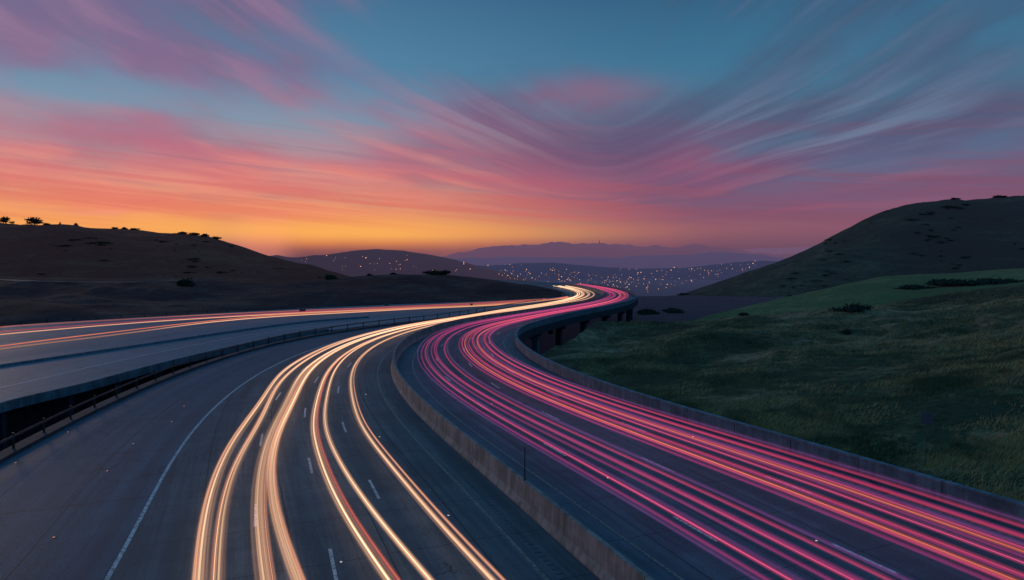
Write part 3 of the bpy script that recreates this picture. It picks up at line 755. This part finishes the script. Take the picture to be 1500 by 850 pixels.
# ------------------------------------------------------------------ sky
w = bpy.data.worlds.new('World'); bpy.context.scene.world = w; w.use_nodes = True
w.node_tree.nodes.clear(); k = NT(w.node_tree)
w.cycles.sampling_method = 'MANUAL'; w.cycles.sample_map_resolution = 256
tc = k.n.new('ShaderNodeTexCoord').outputs['Generated']; x, y, z = k.sep(tc)
hor = k.m('SQRT', k.add(k.mul(x, x), k.mul(y, y))); e = k.m('DIVIDE', z, k.m('MAXIMUM', hor, .02)); a = k.m('ARCTAN2', x, y)
E2 = k.m('MULTIPLY', e, 2.0, clamp=True)
def R(stops): return [(p*2, lin(c)) for p, c in stops]
clearL = k.ramp(E2, R([(0, (112, 72, 84)), (.008, (146, 84, 80)), (.018, (214, 120, 76)), (.03, (250, 168, 88)), (.052, (246, 162, 100)), (.09, (228, 150, 124)), (.135, (182, 142, 150)), (.19, (124, 150, 172)), (.26, (86, 132, 164)), (.37, (68, 114, 148)), (.5, (56, 98, 136))]))
clearR = k.ramp(E2, R([(0, (98, 72, 94)), (.015, (116, 80, 100)), (.04, (138, 88, 108)), (.08, (118, 90, 120)), (.13, (90, 106, 138)), (.2, (74, 122, 150)), (.28, (62, 114, 146)), (.37, (52, 96, 130)), (.5, (44, 84, 120))]))
lr = k.sstep(a, -.3, .3)
sky = k.mix(lr, clearL, clearR)
ex = k.m('TANGENT', k.m('MINIMUM', k.m('MAXIMUM', k.sub(a, .13), -1.2), 1.2))
ax = k.m('SQRT', k.add(k.mul(ex, ex), .003))
wn = k.sub(k.noise(k.xyz(k.mul(ex, 1.5), k.mul(e, 3), .4), 1, 2, .5), .5)
wn2 = k.sub(k.noise(k.xyz(k.mul(ex, 5), k.mul(e, 12), 3.4), 1, 2, .5), .5)
b = k.m('DIVIDE', k.m('MAXIMUM', k.add(k.sub(e, .045), k.add(k.mul(wn, .07), k.mul(wn2, .014))), .0), k.add(ax, .12))
b = k.m('POWER', b, .65)
n1 = k.noise(k.xyz(k.mul(b, 6.0), k.mul(ex, 2.6), 2.3), 1, 4, .5, .1)
n2 = k.noise(k.xyz(k.mul(b, 19), k.mul(ex, 3.4), 7.1), 1, 4, .5, .2)
n3 = k.noise(k.xyz(k.mul(b, 10), k.mul(ex, 4.4), 14.1), 1, 3, .5, .15)
n4 = k.noise(k.xyz(k.mul(a, 1.6), k.mul(k.add(e, k.mul(a, .08)), 60), 1.0), 1, 5, .55, .4)
soft = k.noise(k.xyz(k.mul(ex, 4.0), k.mul(e, 9), 9.4), 1, 3, .5)
def gs(ac, ec, wa, we, amp):
    da = k.m('DIVIDE', k.sub(a, ac), wa); de = k.m('DIVIDE', k.sub(e, ec), we)
    return k.mul(k.m('EXPONENT', k.mul(k.add(k.mul(da, da), k.mul(de, de)), -1.0)), amp)
# towards the low point of the arcs the bands dissolve into soft cloud
ctr = gs(.13, .24, .13, .16, .8)
n1 = k.add(k.mul(n1, k.sub(1.0, ctr)), k.mul(soft, ctr)); n2 = k.add(k.mul(n2, k.sub(1.0, ctr)), k.mul(.48, ctr)); n3 = k.add(k.mul(n3, k.sub(1.0, ctr)), k.mul(.5, ctr))
bias = .0
for p in ((.05, .34, .18, .10, -.17), (-.6, .205, .2, .022, -.12), (.27, .27, .12, .06, -.12), (.14, .14, .15, .045, .10), (-.2, .30, .12, .06, -.08),
          (-.62, .33, .25, .07, .16), (-.4, .25, .2, .04, .10), (-.35, .12, .4, .05, .06), (.55, .16, .3, .08, .09), (.45, .34, .15, .08, .04), (-.08, .18, .12, .06, .12), (.1, .235, .1, .03, .08)):
    bias = k.add(bias, gs(*p))
cov = k.sstep(k.add(k.add(k.add(k.mul(n1, .40), k.mul(soft, .28)), k.add(k.mul(n3, .2), k.mul(n2, .14))), bias), .42, .64)
ccL = k.ramp(E2, R([(0, (116, 72, 86)), (.012, (150, 84, 86)), (.03, (226, 126, 86)), (.06, (238, 136, 106)), (.1, (218, 122, 120)), (.15, (180, 110, 132)), (.21, (146, 104, 138)), (.3, (120, 104, 140)), (.4, (104, 100, 136))]))
ccR = k.ramp(E2, R([(0, (96, 70, 92)), (.03, (136, 80, 100)), (.07, (138, 82, 110)), (.11, (112, 80, 114)), (.15, (90, 82, 114)), (.2, (78, 88, 118)), (.3, (66, 90, 120)), (.4, (56, 84, 114))]))
cc = k.mix(lr, ccL, ccR)
hi = k.mix(lr, k.mix(k.sstep(e, .1, .26), lin((248, 150, 126)), lin((160, 120, 150))), k.mix(k.sstep(e, .08, .18), lin((164, 92, 114)), lin((94, 110, 140))))
cc = k.mix(k.sstep(n2, .4, .7, 0, .65), cc, hi)
cc = k.mix(k.mul(k.sstep(n3, .52, .32), .5), cc, k.mix(lr, lin((116, 94, 124)), lin((66, 74, 104))))
sky = k.mix(k.mul(cov, .9), sky, cc)
lowm = k.mul(k.sstep(n4, .44, .6), k.mul(k.sstep(e, .022, .045), k.sstep(e, .24, .07)))
sky = k.mix(k.mul(lowm, .5), sky, k.mix(k.sstep(a, -.15, .35), k.mix(k.sstep(e, .06, .15), lin((222, 108, 96)), lin((190, 106, 128))), lin((130, 80, 102))))
lowd = k.mul(k.sstep(n4, .44, .32), k.mul(k.sstep(e, .04, .09), k.sstep(e, .24, .1)))
sky = k.mix(k.mul(lowd, k.mul(k.sub(1.0, lr), .4)), sky, lin((144, 110, 132)))
pk = k.add(k.add(gs(.1, .235, .09, .022, .5), gs(.27, .135, .10, .03, .55)), k.add(gs(.04, .12, .08, .03, .45), gs(-.24, .22, .12, .016, .6)))
sky = k.mix(k.mul(pk, k.sstep(soft, .3, .62)), sky, lin((176, 90, 118)))
wp = k.add(gs(.42, .17, .2, .05, .4), k.add(gs(-.02, .2, .12, .05, .3), gs(-.62, .215, .2, .03, .35)))
sky = k.mix(k.mul(wp, k.sstep(n2, .42, .68)), sky, lin((120, 146, 174)))
dk = k.add(gs(.14, .15, .14, .035, .6), gs(-.04, .23, .1, .05, .35))
sky = k.mix(k.mul(dk, k.sstep(soft, .34, .6)), sky, lin((84, 78, 114)))
sky = k.mix(gs(-.27, .036, .34, .016, .7), sky, lin((255, 182, 90)))
up = k.sstep(e, .5, 1.6); sky = k.mix(up, sky, lin((56, 134, 180)))  # upper sky out of view, made brighter and bluer to light the road
backf = k.sstep(y, .25, -.5); sky = k.mix(k.mul(backf, .9), sky, lin((46, 112, 158)))
sky = k.mix(k.sstep(z, 0.0, -.01), sky, lin((26, 38, 52)))
bg = k.n.new('ShaderNodeBackground'); k.l.new(sky, bg.inputs[0]); bg.inputs[1].default_value = 1.0
ow = k.n.new('ShaderNodeOutputWorld'); k.l.new(bg.outputs[0], ow.inputs[0])

sl = bpy.data.lights.new('added_sun', 'SUN'); sl.energy = .32; sl.angle = math.radians(8); sl.color = (1, .68, .46)  # added low warm light for hill highlights; the real sun has set
so = bpy.data.objects.new('added_sun', sl); C.objects.link(so)
so.rotation_euler = V((math.sin(math.radians(-42)), math.cos(math.radians(-42)), math.tan(math.radians(9)))).to_track_quat('Z', 'Y').to_euler()

cam = bpy.data.cameras.new('camera'); co = bpy.data.objects.new('camera', cam); C.objects.link(co)
cam.sensor_width = 36; cam.lens = 24; cam.clip_end = 60000; cam.clip_start = .1
co.location = (0, 0, H); co.rotation_euler = (PI/2-PITCH, 0, 0)
sc = bpy.context.scene; sc.camera = co
sc.view_settings.view_transform = 'Standard'; sc.view_settings.look = 'None'; sc.view_settings.exposure = 0
